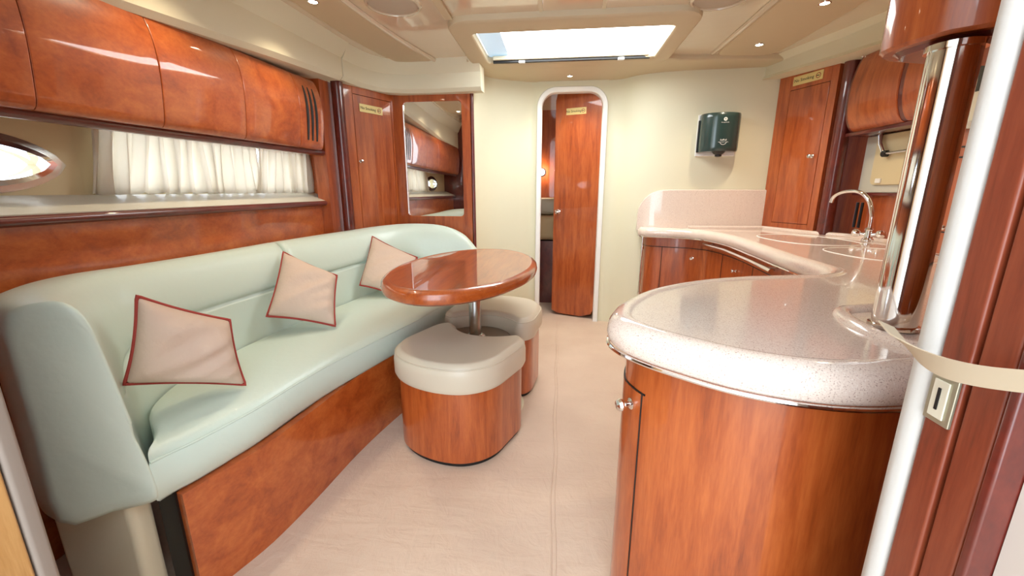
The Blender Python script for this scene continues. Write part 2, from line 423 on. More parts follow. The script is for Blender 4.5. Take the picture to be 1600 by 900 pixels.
# left pods, soffits
def podpts(side):
    if side < 0: return [(-1.27, 1.3), (-1.05, 1.3), (-1.01, 2.0), (-.95, 2.5), (-.86, 2.95), (-.845, 3.05), (-.88, 3.10), (-.98, 3.09), (-1.10, 2.98), (-1.20, 2.6), (-1.25, 2.0)]
    return [(.98, 1.3), (1.40, 1.3), (1.38, 2.0), (1.36, 2.7), (1.33, 3.0), (1.24, 3.06), (1.05, 3.04), (.97, 2.98), (.965, 2.6), (.98, 2.0)]
for nm, sd in (('trim_11', -1), ('trim_12', 1)):
    P = [tuple(p) for p in cr([(x, y, 0) for x, y in podpts(sd)], 4, True)]
    v, f = rimd(P, [(.02, 1.937), (.006, 1.941), (0, 1.951)]); struct(obj(nm, v, f, 'ceil_matte', None, True))
v, f = tubed(cr([(-1.03, 1.3, 1.944), (-1.0, 2.0, 1.944), (-.94, 2.5, 1.944), (-.85, 2.93, 1.945), (-.82, 3.06, 1.95)], 6), .014, 8); struct(obj('trim_13', v, f, 'ceil_gloss', None, True))
v, f = tubed([(.965, 1.3, 1.944), (.955, 2.0, 1.944), (.945, 2.6, 1.944), (.94, 3.0, 1.95)], .014, 8); struct(obj('trim_14', v, f, 'ceil_gloss', None, True))
# left soffit fascia (two lengths meeting at a joint)
def soffit(name, path, zb, zt, depth, slope, mat='cream_vinyl'):
    "path = front face (plan); body runs depth to the left of the path; upper strip slopes to the ceiling on the room side"
    A = [Vector(p) for p in path]; Bk = offs(A, depth, False); Fr = offs(A, -slope, False); rings = []
    In = offs(A, .02, False)
    for i in range(len(A)):
        b_, t_ = zb[i], zt[i]
        rings.append([(Bk[i].x, Bk[i].y, b_), (In[i].x, In[i].y, b_), (A[i].x, A[i].y, b_+.022), (A[i].x, A[i].y, t_-.006), (lerp(A[i].x, Fr[i].x, .15), lerp(A[i].y, Fr[i].y, .15), t_+.002), (Fr[i].x, Fr[i].y, 1.952), (Bk[i].x, Bk[i].y, 1.952)])
    v, f = loftd(rings); return struct(obj(name, v, f, mat, None, True, auto=25))
soffit('trim_15', [(-1.41, .45), (-1.40, 1.2), (-1.355, 2.0), (-1.325, 2.575)], [1.625, 1.655, 1.715, 1.75], [1.845, 1.85, 1.868, 1.88], .17, .06)
pth = [p[:2] for p in cr([(-1.322, 2.58, 0), (-1.29, 2.76, 0), (-1.21, 2.90, 0), (-1.09, 2.955, 0), (-.95, 2.965, 0), (-.72, 2.95, 0), (-.545, 2.935, 0)], 4)]
n = len(pth); soffit('trim_16', pth, [1.755]*n, [1.875]*n, .09, .05)
pth = [(1.37, 3.23), (1.42, 3.05), (1.54, 2.68), (1.60, 2.45), (1.62, 1.2)]
soffit('trim_17', pth[::-1], [1.80, 1.815, 1.82, 1.83, 1.835], [1.935, 1.935, 1.93, 1.925, 1.92], -.2, -.05)

# downlights
def downlight(x, y, z, label, s=1.0):
    t = thing('downlight', label, 'downlight', (x, y, z-.004), 'recessed ceiling downlights')
    lathe('bezel', [(.021*s, -.004), (.026*s, -.003), (.028*s, .004), (.020*s, .004), (.019*s, -.001)], 'chrome', t, (x, y, z), seg=24, loop=True)
    lathe('lens', [(.019*s, -.0025), (.001, -.004)], 'lamp', t, (x, y, z), seg=20)
    L = bpy.data.lights.new('downlight_lamp', 'SPOT'); L.energy = SPOT_W; L.color = (1, .82, .58); L.spot_size = math.radians(120); L.spot_blend = .9; L.shadow_soft_size = .02
    lo = bpy.data.objects.new('bulb', L); COL.objects.link(lo); lo.parent = t; lo.location = (0, 0, -.012)
    return t
downlight(-1.07, 2.95, 1.937, 'round halogen downlight near the tip of the left ceiling pod')
downlight(-1.14, 2.0, 1.937, 'round halogen downlight in the left ceiling pod, above the sofa middle')
downlight(-1.15, 1.4, 1.937, 'round halogen downlight in the left ceiling pod, nearest the entrance')
downlight(1.145, 2.83, 1.937, 'round halogen downlight in the right ceiling pod, nearest the towel dispenser')
downlight(1.185, 2.28, 1.937, 'round halogen downlight in the right ceiling pod, above the sink')
downlight(1.19, 1.5, 1.937, 'round halogen downlight in the right ceiling pod, nearest the entrance')
downlight(.05, 3.30, 1.915, 'small halogen downlight in the beam above the forward door', .85)
cl = thing('cabin_lamp', 'small glowing lamp inside the forward cabin, seen past the door', 'lamp', (-.21, 4.76, 1.28))
lathe('shade', [(.03, 0), (.035, .02), (.02, .05), (.001, .055)], 'lamp', cl, (-.21, 4.80, 1.30), (0, -1, 0), 18)
lathe('base', [(.045, 0), (.045, .012), (.03, .016)], 'steel', cl, (-.21, 4.80, 1.30), (0, -1, 0), 18)
L = bpy.data.lights.new('cabin_lamp_bulb', 'POINT'); L.energy = 2.5; L.color = (1, .8, .55); L.shadow_soft_size = .03
lo = bpy.data.objects.new('bulb', L); COL.objects.link(lo); lo.parent = cl; lo.location = (0, -.06, .03)
# loudspeakers in the headliner
for x, y, lab in ((-.80, 2.10, 'round flush ceiling loudspeaker left of the hatch'), (.70, 2.20, 'round flush ceiling loudspeaker right of the hatch')):
    t = thing('ceiling_speaker', lab, 'speaker', (x, y, 1.935), 'ceiling loudspeakers')
    lathe('grille', [(.115, .0), (.1, -.004), (.001, -.006)], 'grille', t, (x, y, 1.948), seg=40)
    lathe('rim', [(.115, .002), (.117, -.008), (.128, -.006), (.132, .002)], 'ceil_gloss', t, (x, y, 1.948), seg=40, loop=True)

# ------------------------------------------------------------------ left overhead cabinets
def cabprof(zb=1.325, zt=1.70):
    return cr([(-1.44, zb-.002, 0), (-1.407, zb+.008, 0), (-1.393, zb+.09, 0), (-1.385, zb+.20, 0), (-1.395, zb+.30, 0), (-1.425, zb+.37, 0), (-1.46, zt, 0)], 4)
def cab(y0, y1, label):
    t = thing('overhead_cabinet', label, 'cabinet', (-1.45, (y0+y1)/2, 1.32), 'overhead cabinets above the sofa')
    zz = lambda y: .016*(y-1.8)
    g = .0013
    pr = cabprof()
    def ring(y, ins): return [(p.x-ins, y, p.y+zz(y)) for p in pr]+[(-1.53, y, 1.70+zz(y)), (-1.53, y, 1.325+zz(y))]
    v, f = loftd([ring(y0, .007), ring(y1, .007)]); obj('carcass', v, f, 'wood_dark', t, True)
    ys = [y0+g, y0+g+.003]+[lerp(y0, y1, k/6) for k in range(1, 6)]+[y1-g-.003, y1-g]
    rr = []
    for i, y in enumerate(ys):
        ins = .002 if i in (0, len(ys)-1) else 0
        rr.append([(p.x-ins, y, p.y+zz(y)) for p in pr]+[(p.x-.0068, y, p.y+zz(y)) for p in pr[::-1]])
    v, f = loftd(rr); obj('door', v, f, 'wood_h', t, True)
    return t
ys = [.50, 1.035, 1.405, 1.80, 2.20]
labs = ['overhead cabinet with bowed cherry door at the left picture edge', 'wide bowed cherry overhead cabinet second from the left picture edge', 'bowed cherry overhead cabinet third from the left picture edge, above the curtain', 'narrow bowed cherry overhead cabinet beside the slotted vent']
for a, b_, l in zip(ys[:-1], ys[1:], labs): cab(a, b_, l)
vt = cab(2.20, 2.42, 'bowed cherry end cabinet with three black vent slots'); vt['group'] = 'overhead cabinets above the sofa'
pr = cabprof()
for k in range(3):
    y = 2.265+k*.042; P = [(p.x+.0015, y, p.y+.006) for p in pr[6:-7]]
    rr = []
    for i, p in enumerate(P):
        w_ = .013*math.sin(math.pi*min(1, max(.12, (i+.6)/(len(P)+.2))))**.4
        rr.append([(p[0], y-w_, p[2]), (p[0]+.002, y, p[2]), (p[0], y+w_, p[2]), (p[0]-.006, y, p[2])])
    v, f = loftd(rr); obj('vent_slot', v, f, 'black', vt, True)

# curtains
def curtain(y0, y1, x, label, ph, n=13):
    N = n*10; rows = 9; V = []; F_ = []
    for r in range(rows):
        tz = r/(rows-1); z = lerp(1.325, 1.088, tz)
        for i in range(N+1):
            t = i/N; amp = lerp(.009, .020, tz)
            fold = math.sin(t*n*2*math.pi+ph+.9*math.sin(t*9+ph)+.5*tz*math.sin(t*17))
            y = lerp(y0, y1, t)-.055*tz*(1-t)+.012*tz*math.sin(t*11+2)*t*(1-t)*4+.010*tz*math.sin(t*23+ph)+.006*math.cos(t*n*4*math.pi)
            V.append((x+amp*fold+.006*math.sin(t*31+3*tz), y, z+(.004*math.sin(t*n*2*math.pi) if r == rows-1 else 0)))
    for r in range(rows-1):
        for i in range(N): a = r*(N+1)+i; F_.append((a, a+1, a+N+2, a+N+1))
    t = thing('curtain', label, 'curtain', (x, (y0+y1)/2, 1.06), 'gathered window curtains')
    o = obj('cloth', V, F_, 'curtain', t, True, auto=180)
    md = o.modifiers.new('thickness', 'SOLIDIFY'); md.thickness = .0015
    tube('hem_rail', [(x, y0, 1.324), (x, y1, 1.324)], .005, 'white', t, 8)
curtain(1.30, 2.08, -1.588, 'wide gathered white curtain next to the porthole', .4, 13)
curtain(2.10, 2.54, -1.582, 'short gathered white curtain beside the right end of the window recess', 1.9, 8)

# wood between the recess and the pilaster
struct(box('trim_18', -1.52, -1.44, 2.50, 2.66, .7, 1.752, 'wood'))
# pilaster, locker, mirror panel
v, f = tubed([(-1.395, 2.625, .6), (-1.395, 2.625, 1.77)], .036, 20); struct(obj('trim_19', v, f, 'wood_dark', None, True))
A_, B_, C_ = Vector((-1.40, 2.66, 0)), Vector((-1.21, 3.05, 0)), Vector((-.63, 3.045, 0))
lk = thing('tall_locker', 'tall cherry locker with flush door between dark pilaster and mirror', 'locker', (-1.31, 2.86, .5))
d = (B_-A_).normalized(); mt = frame3(A_+Vector((0, 0, .5)), d, (0, 0, 1))
LW = (B_-A_).length-.012
plate('carcass', [(-.02, 0), (LW, 0), (LW, 1.30), (-.02, 1.30)], -.02, 'wood', lk, mt)
for nm, x0, x1, y0, y1 in (('side_rail', -.02, .085, 0, 1.26), ('top_rail', .085, LW, 1.212, 1.26), ('side_rail', LW-.018, LW, 0, 1.212)):
    plate(nm, rrect((x0+x1)/2, (y0+y1)/2, (x1-x0)/2-.001, (y1-y0)/2, .001, 1), .012, 'wood', lk, mt)
dr = plate('door', rrect((.087+LW-.020)/2, .775, (LW-.020-.087)/2, .433, .003, 2), .013, 'wood', lk, mt, .002)
nr = mt.to_3x3() @ Vector((0, 0, 1)); knob(dr, mt @ Vector((.105, .79, .013)), nr, .8)
def sign(o, xd, label, w=.20, hgt=.052):
    mm = frame3(o, xd, (0, 0, 1)); t = thing('no_smoking_sign', label, 'sign', o, 'brass no smoking signs')
    plate('plate', rrect(0, 0, w/2, hgt/2, .002, 2), .002, 'sign', t, mm)
    text('lettering', 'No Smoking', hgt*.50, 'ink', t, mm @ Matrix.Translation((-w*.13, 0, .0024)))
    c = mm @ Matrix.Translation((w*.35, 0, .002))
    ring = [[(r_*math.cos(a), r_*math.sin(a), z) for a in [k*math.pi/10 for k in range(20)]] for r_, z in ((hgt*.3, 0), (hgt*.3, .0008), (hgt*.23, .0008), (hgt*.23, 0))]
    v, f = loftd(ring, True, False, False, True); obj('prohibition_ring', v, f, 'redpipe', t, False, c)
    v, f = boxd(-hgt*.2, hgt*.12, -hgt*.05, hgt*.05, 0, .0008); obj('cigarette_mark', v, f, 'ink', t, False, c)
    return t
sign(mt @ Vector((.085+.14, 1.133, .016)), d, 'small brass no smoking sign on the left locker door', .19, .05)
mp_ = thing('mirror_panel', 'cherry framed wall mirror panel at the far end of the sofa', 'mirror', (-.92, 3.02, .5))
d = (C_-B_).normalized(); mt = frame3(B_+Vector((0, 0, .5)), d, (0, 0, 1)); MW = (C_-B_).length
plate('backing', [(0, 0), (MW, 0), (MW, 1.30), (0, 1.30)], -.015, 'wood', mp_, mt)
gl = rrect((.082+MW-.075)/2, .812, (MW-.075-.082)/2, .400, .025, 5)
A = rrect(MW/2, .64, MW/2, .64, .004, 5)
rings = [[(x, y, 0) for x, y in A], [(x, y, .014) for x, y in A], [(x, y, .014) for x, y in offs(gl, -.004)], [(x, y, .010) for x, y in gl], [(x, y, 0) for x, y in gl]]
v, f = loftd(rings, True, False, False); obj('frame', v, f, 'wood', mp_, True, mt)
plate('mirror_glass', offs(gl, -.001), .007, 'mirror', mp_, mt)
tube('bright_edge', [mt @ Vector((.080, .43, .013)), mt @ Vector((.080, 1.19, .013))], .004, 'chrome', mp_, 8)
v, f = tubed([mt @ Vector((MW, .0, .006)), mt @ Vector((MW, 1.27, .006))], .014, 12); obj('edge_moulding', v, f, 'wood_dark', mp_, True)

# ------------------------------------------------------------------ sofa
sofa = thing('sofa', 'long curved mint leather sofa built in along the left wall', 'sofa', (-1.2, 1.8, 0))
# stations: outer plan point, inner plan point at seat, top height, lean (u at the top of the inner face), groove fraction
st = [((-1.135, .675), (-.965, .765), .872, .70, .0), ((-1.235, .71), (-1.055, .83), .872, .70, .10), ((-1.36, .80), (-1.14, .905), .872, .74, .46),
      ((-1.46, .98), (-1.215, 1.02), .868, .70, .58), ((-1.485, 1.2), (-1.265, 1.2), .858, .68, .62), ((-1.488, 1.5), (-1.275, 1.48), .852, .66, .62),
      ((-1.486, 1.885), (-1.247, 1.803), .852, .66, .62), ((-1.484, 1.917), (-1.243, 1.837), .852, .66, .62),
      ((-1.475, 2.25), (-1.20, 2.12), .85, .66, .62), ((-1.42, 2.52), (-1.15, 2.42), .852, .66, .62), ((-1.30, 2.76), (-1.07, 2.58), .864, .66, .60),
      ((-1.10, 2.90), (-.96, 2.68), .872, .66, .56), ((-.86, 2.955), (-.80, 2.73), .858, .70, .46), ((-.70, 2.96), (-.66, 2.76), .80, .76, .20), ((-.60, 2.95), (-.575, 2.78), .70, .84, .08)]
def backsec(O, I, T, lean, g):
    zb = .35; O = Vector(O); I = Vector(I); H_ = T-zb
    k = min(1, max(0, (g-.15)/.3)); gz = max(g, .42); L_ = lambda t: lerp(1, lean, t)
    base = [(0, 0), (.5, -.005), (.90, 0), (.985, .04), (L_(.12)+.01, .14), (L_(.3)+.02*k+.01, .28), (L_(gz)+.035*k+.01, gz-.07), (L_(gz)+.02*k+.01, gz-.025), (L_(gz)+.01-.025*k, gz), (L_(gz)+.01+.025*k, gz+.035),
            (L_(.85)+.03+.03*k, .80), (lean, .93), (lean-.14, .992), (.36, 1.0), (.12, .975), (.015, .90), (0, .8), (-.005, .4)]
    P = cr([(u, z, 0) for u, z in base], 3, True)
    return [(lerp(O.x, I.x, p.x), lerp(O.y, I.y, p.x), zb+H_*p.y) for p in P]
def stations(i0, i1, n=7):
    S_ = st[i0:i1+1]; vec = cr([(s[0][0], s[0][1], s[1][0]) for s in S_], n); v2 = cr([(s[1][1], s[2], s[3]) for s in S_], n); v3 = cr([(s[4], 0, 0) for s in S_], n)
    return [((a.x, a.y), (a.z, b.x), b.y, b.z, c.x) for a, b, c in zip(vec, v2, v3)]
def back(i0, i1, cap0, cap1, name='backrest'):
    SS = stations(i0, i1); R = [[Vector(p) for p in backsec(*s)] for s in SS]
    def capring(r, r2, k, push):
        c = sum(r, Vector())/len(r); dirv = (c-sum(r2, Vector())/len(r2)).normalized()
        return [c+(p-c)*k+dirv*push for p in r]
    if cap0: R = [capring(R[0], R[1], .86, cap0), capring(R[0], R[1], .95, cap0*.7)]+R
    if cap1: R = R+[capring(R[-1], R[-2], .95, cap1*.7), capring(R[-1], R[-2], .86, cap1)]
    v, f = loftd(R); return obj(name, v, f, 'leather', sofa, True, auto=70)
back(0, 6, .014, .013); back(7, 14, .013, .02)
# seat
seatI = [(-.99, .79), (-1.06, .86), (-1.15, .93), (-1.22, 1.03), (-1.27, 1.2), (-1.28, 1.48), (-1.25, 1.82), (-1.205, 2.12), (-1.155, 2.42), (-1.07, 2.58), (-.96, 2.68), (-.80, 2.73), (-.66, 2.76)]
seatF = [(-.975, .765), (-.965, .80), (-.945, .85), (-.922, .935), (-.90, 1.035), (-.882, 1.20), (-.852, 1.38), (-.775, 1.68), (-.69, 2.0), (-.655, 2.2), (-.63, 2.4), (-.61, 2.6), (-.60, 2.72)]
def rings_seat():
    a = cr([(p[0], p[1], 0) for p in seatI], 5); b_ = cr([(p[0], p[1], 0) for p in seatF], 5); R = []
    prof = [(0, .345), (0, .47), (.12, .478), (.45, .485), (.8, .480), (.93, .474), (.985, .462), (1.0, .452), (1.005, .455), ('o', .010, .445), ('o', .016, .40), ('o', .006, .352), ('o', -.01, .338), ('o', -.05, .335)]
    for i in range(len(a)):
        u = (b_[i]-a[i]); un = Vector((u.x, u.y, 0)).normalized() if u.length > 1e-6 else Vector((1, 0, 0))
        r = []
        for q in prof:
            if q[0] == 'o': p = b_[i]+un*q[1]; r.append((p.x, p.y, q[2]))
            else: p = a[i]+u*q[0]; r.append((p.x, p.y, q[1]))
        R.append(r)
    return R, b_
R, fr = rings_seat()
c0 = [Vector(p) for p in R[0]]
v, f = loftd(R); obj('seat_cushion', v, f, 'leather', sofa, True, auto=60)
tube('seat_piping', [(p.x+.002, p.y, .455) for p in fr], .0035, 'leather', sofa, 6)
pl = cr([(-.945, .80, 0), (-.925, .872, 0), (-.885, 1.0, 0), (-.856, 1.2, 0), (-.832, 1.457, 0), (-.79, 1.7, 0), (-.72, 2.0, 0), (-.66, 2.3, 0), (-.63, 2.7, 0)], 5)
sheet('plinth', [p[:2] for p in pl], 0, .338, .03, 'wood_h', sofa)
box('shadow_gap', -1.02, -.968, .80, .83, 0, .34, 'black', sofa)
box('end_panel', -1.27, -1.03, .74, .80, 0, .40, 'cream_vinyl', sofa, .02)
box('end_rail', -1.30, -1.10, .755, .83, .38, .44, 'wood_dark', sofa)

# ------------------------------------------------------------------ scatter cushions
def pillow(TL, BL, BR, TR, th, label, seed):
    rnd = random.Random(seed); TL, BL, BR, TR = map(Vector, (TL, BL, BR, TR))
    nr = (BR-BL).cross(TL-BL).normalized()
    loc = (TL+BL+BR+TR)/4; loc.z = min(TL.z, BL.z, BR.z, TR.z)
    t = thing('scatter_cushion', label, 'cushion', loc, 'red piped scatter cushions')
    N = 30
    def mid(s, q):
        a = 2*s-1; b_ = 2*q-1
        s2 = .5+.5*a*(1-.06*(1-b_*b_)); q2 = .5+.5*b_*(1-.06*(1-a*a))
        return TL*(1-s2)*(1-q2)+BL*(1-s2)*q2+TR*s2*(1-q2)+BR*s2*q2
    ph = [rnd.uniform(0, 6) for _ in range(4)]
    def hgt(s, q):
        a = 2*s-1; b_ = 2*q-1
        e = max(0, (1-a**4)*(1-b_**4))**.62
        wr = .16*math.sin(8*(b_+.5*a)+ph[0]+2*a)*(1-a*a)+.30*math.sin(13*(b_+.8*a)+ph[1])*max(0, a*.6+b_*.4+.1)*(1-b_*b_)
        return th*(e+.6*wr*e)
    V = []; F_ = []
    for sgn in (1, -1):
        base = len(V)
        for i in range(N+1):
            for j in range(N+1):
                s, q = i/N, j/N; V.append(mid(s, q)+nr*sgn*hgt(s, q))
        for i in range(N):
            for j in range(N):
                a = base+i*(N+1)+j; F_.append((a, a+1, a+N+2, a+N+1))
    obj('cover', V, F_, 'pillow', t, True, auto=120)
    edge = [mid(0, j/N) for j in range(N)]+[mid(i/N, 1) for i in range(N)]+[mid(1, 1-j/N) for j in range(N)]+[mid(1-i/N, 0) for i in range(N)]
    tube('piping', edge, .0050, 'redpipe', t, 8, True)
pillow((-1.105, .93, .828), (-1.135, .875, .60), (-.985, 1.10, .495), (-1.03, 1.13, .70), .06, 'crumpled pinkish scatter cushion with red piping at the near end of the sofa', 1)
pillow((-1.30, 1.80, .815), (-1.235, 1.55, .575), (-1.00, 1.67, .50), (-1.06, 1.83, .70), .055, 'pinkish diamond-standing scatter cushion with red piping on the middle of the sofa', 2)
pillow((-1.20, 2.54, .81), (-1.17, 2.26, .55), (-.93, 2.22, .50), (-.90, 2.52, .68), .055, 'smallest looking pinkish scatter cushion, farthest along the sofa behind the table', 3)

# ------------------------------------------------------------------ table and stools
TX, TY = -.41, 1.95
tb = thing('pedestal_table', 'oval glossy cherry table on a steel post by the sofa', 'table', (TX, TY, 0))
ang = math.radians(-5); EX, EY = -.443, 1.938
ell = [(EX+.337*math.cos(a)*math.cos(ang)-.578*math.sin(a)*math.sin(ang), EY+.337*math.cos(a)*math.sin(ang)+.578*math.sin(a)*math.cos(ang)) for a in [2*math.pi*k/72 for k in range(72)]]
prof = [(.045, .690), (.018, .692), (.004, .702), (0, .718), (.003, .735), (.012, .744), (.026, .749), (.034, .7485), (.038, .747), (.045, .747), (.10, .747)]
rim('table_top', ell, prof, 'wood_t', tb)
tube('post', [(TX, TY, .30), (TX, TY, .70)], .031, 'steel', tb, 28)
lathe('collar', [(.031, 0), (.05, .0), (.05, .012), (.04, .02), (.031, .022)], 'steel', tb, (TX, TY, .365))
lathe('flange', [(.031, 0), (.09, .018), (.09, .022)], 'steel', tb, (TX, TY, .668))
lathe('lock_knob', [(.012, 0), (.012, .02), (.006, .028)], 'black', tb, (TX+.13, TY-.12, .672))
lathe('drum', [(.175, 0), (.175, .335)], 'wood_dark', tb, (TX, TY, 0), seg=48)
lathe('drum_cover', [(.175, .336), (.185, .34), (.188, .355), (.18, .368), (.15, .372), (.001, .372)], 'drum_top', tb, (TX, TY, 0), seg=48)
lathe('floor_plate', [(.20, 0), (.20, .008), (.19, .010)], 'cream_vinyl', tb, (TX+.05, TY, 0), seg=48)
def kidney(c, face, R_):
    K = [(-1.0, .10), (-1.0, -.45), (-.72, -.86), (-.26, -1.03), (.26, -1.03), (.72, -.86), (1.0, -.45), (1.0, .10), (1.0, .62), (.72, .86), (.45, .56), (0, .40), (-.45, .56), (-.72, .86), (-1.0, .62)]
    P = chaikin([(x*R_*1.03, y*R_*1.04) for x, y in K], 3)
    ca, sa = math.cos(face-math.pi/2), math.sin(face-math.pi/2)
    return [(c[0]+p.x*ca-p.y*sa, c[1]+p.x*sa+p.y*ca) for p in P]
def stool(c, face, label):
    t = thing('stool', label, 'stool', (c[0], c[1], 0), 'kidney shaped stools around the table post')
    P3 = [Vector((x, y, 0)) for x, y in kidney(c, face, .236)]; P = [(p.x, p.y) for p in P3]
    rim('kick_base', P, [(.012, 0), (.012, .022)], 'black', t)
    rim('body', P, [(.004, .018), (0, .022), (0, .325), (.004, .33)], 'wood', t)
    Q = kidney(c, face, .252)
    rim('cushion', Q, [(.03, .325), (.008, .332), (0, .35), (0, .405), (.004, .425), (.012, .438), (.022, .449), (.034, .455)], 'leather_t', t)
    P2 = [(p[0], p[1], .432) for p in offs(ccw(Q), .007)]; tube('piping', P2, .003, 'leather_t', t, 6, True)
stool((-.425, 1.675), math.radians(68), 'kidney-shaped wooden stool with taupe seat in front of the table')
stool((-.35, 2.24), math.radians(262), 'kidney-shaped wooden stool with taupe seat half hidden behind the table post')

# ------------------------------------------------------------------ galley worktop
ZT = .83
wt_front = [(.60, 3.27), (.60, 3.20), (.66, 3.13), (.80, 3.09), (.93, 3.02), (1.0, 2.88), (1.03, 2.6), (1.0, 2.2), (.97, 1.85), (.965, 1.66), (.945, 1.54), (.87, 1.465), (.74, 1.43), (.571, 1.385), (.40, 1.30), (.255, 1.18), (.155, 1.03), (.115, .91), (.125, .84), (.165, .78), (.225, .725), (.30, .672), (.385, .64), (.47, .632), (.56, .645), (.66, .67), (.80, .69)]
wf = [p[:2] for p in cr([(x, y, 0) for x, y in wt_front], 5)]
wt_out = wf + [Vector((1.79, .69)), Vector((1.79, 2.72)), Vector((1.62, 2.84)), Vector((1.475, 3.205)), Vector((.85, 3.24)), Vector((.68, 3.265))]
ct = thing('worktop', 'speckled pinkish cream galley worktop curving from the bulkhead to the peninsula', 'worktop', (1.2, 2.0, .77))
def wt_build():
    prof = [(.05, ZT-.064), (.012, ZT-.062), (.003, ZT-.052), (0, ZT-.036), (.003, ZT-.020), (.012, ZT-.007), (.026, ZT+.001), (.040, ZT+.003), (.050, ZT+.001), (.056, ZT-.003)]
    P = [Vector(p) for p in wt_out]; n = len(wf)
    rings = []
    for d_, z in prof:
        q = offs(wf, -d_ if False else d_, False) if False else None
        O = []
        for i in range(len(P)):
            if i < n:
                a = P[max(i-1, 0)]; c = P[min(i+1, n-1)]; t_ = (c-a).normalized(); O.append((P[i].x-t_.y*d_, P[i].y+t_.x*d_, z))
            else: O.append((P[i].x, P[i].y, z))
        rings.append(O)
    return loftd(rings)
v, f = wt_build(); obj('slab', v, f, 'counter', ct, True)
tr = offs(wf, .004, False); tube('metal_strip', [(p.x, p.y, ZT-.064) for p in tr], .0045, 'chrome', ct, 8)
# backsplash with rounded corner
bs = [(.598, ZT-.03), (.600, .93), (.613, .99), (.65, 1.05), (.71, 1.09), (.78, 1.105), (.95, 1.106), (1.2, 1.106), (1.51, 1.105), (1.51, ZT-.03)]
Pb = [(-0, 0)]
mtb = frame3((0, 3.225, 0), (1, 0, 0), (0, 0, 1))
def bsd():
    A2 = [Vector(p) for p in bs]; R_ = []
    
    wk = [(.55, 3.335), (.60, 3.312), (.64, 3.297), (.68, 3.285), (.72, 3.275), (.78, 3.264), (.85, 3.255), (1.0, 3.247), (1.15, 3.24), (1.52, 3.218)]
    def yf(x):
        for (a, ya), (c, yc) in zip(wk[:-1], wk[1:]):
            if x <= c: return lerp(ya, yc, (x-a)/(c-a))
        return wk[-1][1]
    top = [p for p in cr([(x, z, 0) for x, z in bs[:9]], 5)]
    rings = []
    for p in top: rings.append([(p.x, yf(p.x)-.022, ZT-.03), (p.x, yf(p.x)-.022, max(p.y-.006, ZT-.02)), (p.x, yf(p.x)-.016, max(p.y, ZT-.01)), (p.x, yf(p.x)-.002, max(p.y, ZT-.01)), (p.x, yf(p.x)-.002, ZT-.03)])
    return loftd(rings)
v, f = bsd(); obj('backsplash', v, f, 'counter', ct, True)
# cove lip along the bulkhead and the raised curb round the pole
tube('back_lip', [(.95, 3.20, ZT), (1.47, 3.18, ZT+.004), (1.60, 2.82, ZT+.004), (1.74, 2.70, ZT), (1.77, 2.3, ZT), (1.77, 2.02, ZT)], .016, 'counter', ct, 12)
tube('pole_curb', cr([(.80, 1.03, ZT-.002), (.72, 1.01, ZT-.005), (.655, .985, ZT-.005), (.625, .93, ZT-.005), (.612, .86, ZT-.005), (.615, .79, ZT-.005), (.65, .745, ZT-.005), (.76, .735, ZT-.006)], 5), .017, 'counter', ct, 12)
# sink lids: shallow oval covers flush with the top
def lid(cx, cy, a, b_, rot):
    P = []
    for k in range(40):
        t_ = 2*math.pi*k/40; x, y = a*math.copysign(abs(math.cos(t_))**.75, math.cos(t_)), b_*math.copysign(abs(math.sin(t_))**.75, math.sin(t_))
        P.append((cx+x*math.cos(rot)-y*math.sin(rot), cy+x*math.sin(rot)+y*math.cos(rot)))
    rim('sink_lid', P, [(0, ZT-.006), (0, ZT-.0026), (.004, ZT-.0022), (.02, ZT-.0022)], 'counter', ct)
    tube('lid_joint', [(p[0], p[1], ZT-.0026) for p in P], .0022, 'white', ct, 6, True)
lid(1.40, 2.52, .20, .27, .1); lid(1.42, 1.95, .19, .22, .1)

# tap
fc = thing('mixer_tap', 'chrome swan-neck mixer tap with two round handles on the worktop', 'tap', (1.66, 2.42, ZT))
lathe('base', [(.028, 0), (.028, .012), (.02, .02), (.018, .06), (.02, .065), (.014, .075)], 'chrome', fc, (1.66, 2.42, ZT), seg=24)
tube('spout', cr([(1.66, 2.42, ZT+.06), (1.665, 2.43, ZT+.14), (1.66, 2.47, ZT+.22), (1.65, 2.54, ZT+.262), (1.635, 2.63, ZT+.262), (1.625, 2.70, ZT+.235), (1.622, 2.715, ZT+.20)], 6), .011, 'chrome', fc, 14)
for sx, sy in ((-.055, .045), (.03, -.06)):
    dd = Vector((sx, sy, .012)).normalized()
    lathe('handle', [(.010, .01), (.010, .035), (.017, .04), (.021, .05), (.021, .065), (.014, .072), (.001, .074)], 'chrome', fc, (1.66, 2.42, ZT+.035), dd, 18)

# ------------------------------------------------------------------ peninsula cabinet
pc_pts = [(.80, 1.40), (.70, 1.375), (.57, 1.335), (.41, 1.25), (.28, 1.14), (.195, 1.02), (.165, .92), (.175, .86), (.205, .81), (.255, .765), (.32, .715), (.395, .685), (.47, .675), (.56, .69), (.66, .715), (.80, .735)]
pc = [Vector(p[:2]) for p in cr([(x, y, 0) for x, y in pc_pts], 6)]
pn = thing('peninsula_cabinet', 'curved glossy cherry base cabinet under the near end of the worktop', 'cabinet', (.4, 1.0, 0))
sheet('body', [p for p in pc], .0, .768, .02, 'wood', pn)
box('carcass', .45, .80, .80, 1.30, .0, .70, 'wood_dark', pn)
j0 = 30; j1 = 46
dp = offs(pc, -.0035, False)
dsub = dp[j0:j1]
dro = sheet('door', dsub, .05, .672, .0033, 'wood', pn)
tube('door_gap', [(p.x, p.y, .6735) for p in offs(pc, -.001, False)[j0:j1+1]], .0022, 'black', dro, 6)
q = offs(pc, -.001, False)[j1-1]; tube('door_gap', [(q.x+.001, q.y, .05), (q.x+.001, q.y, .6735)], .0022, 'black', dro, 6)
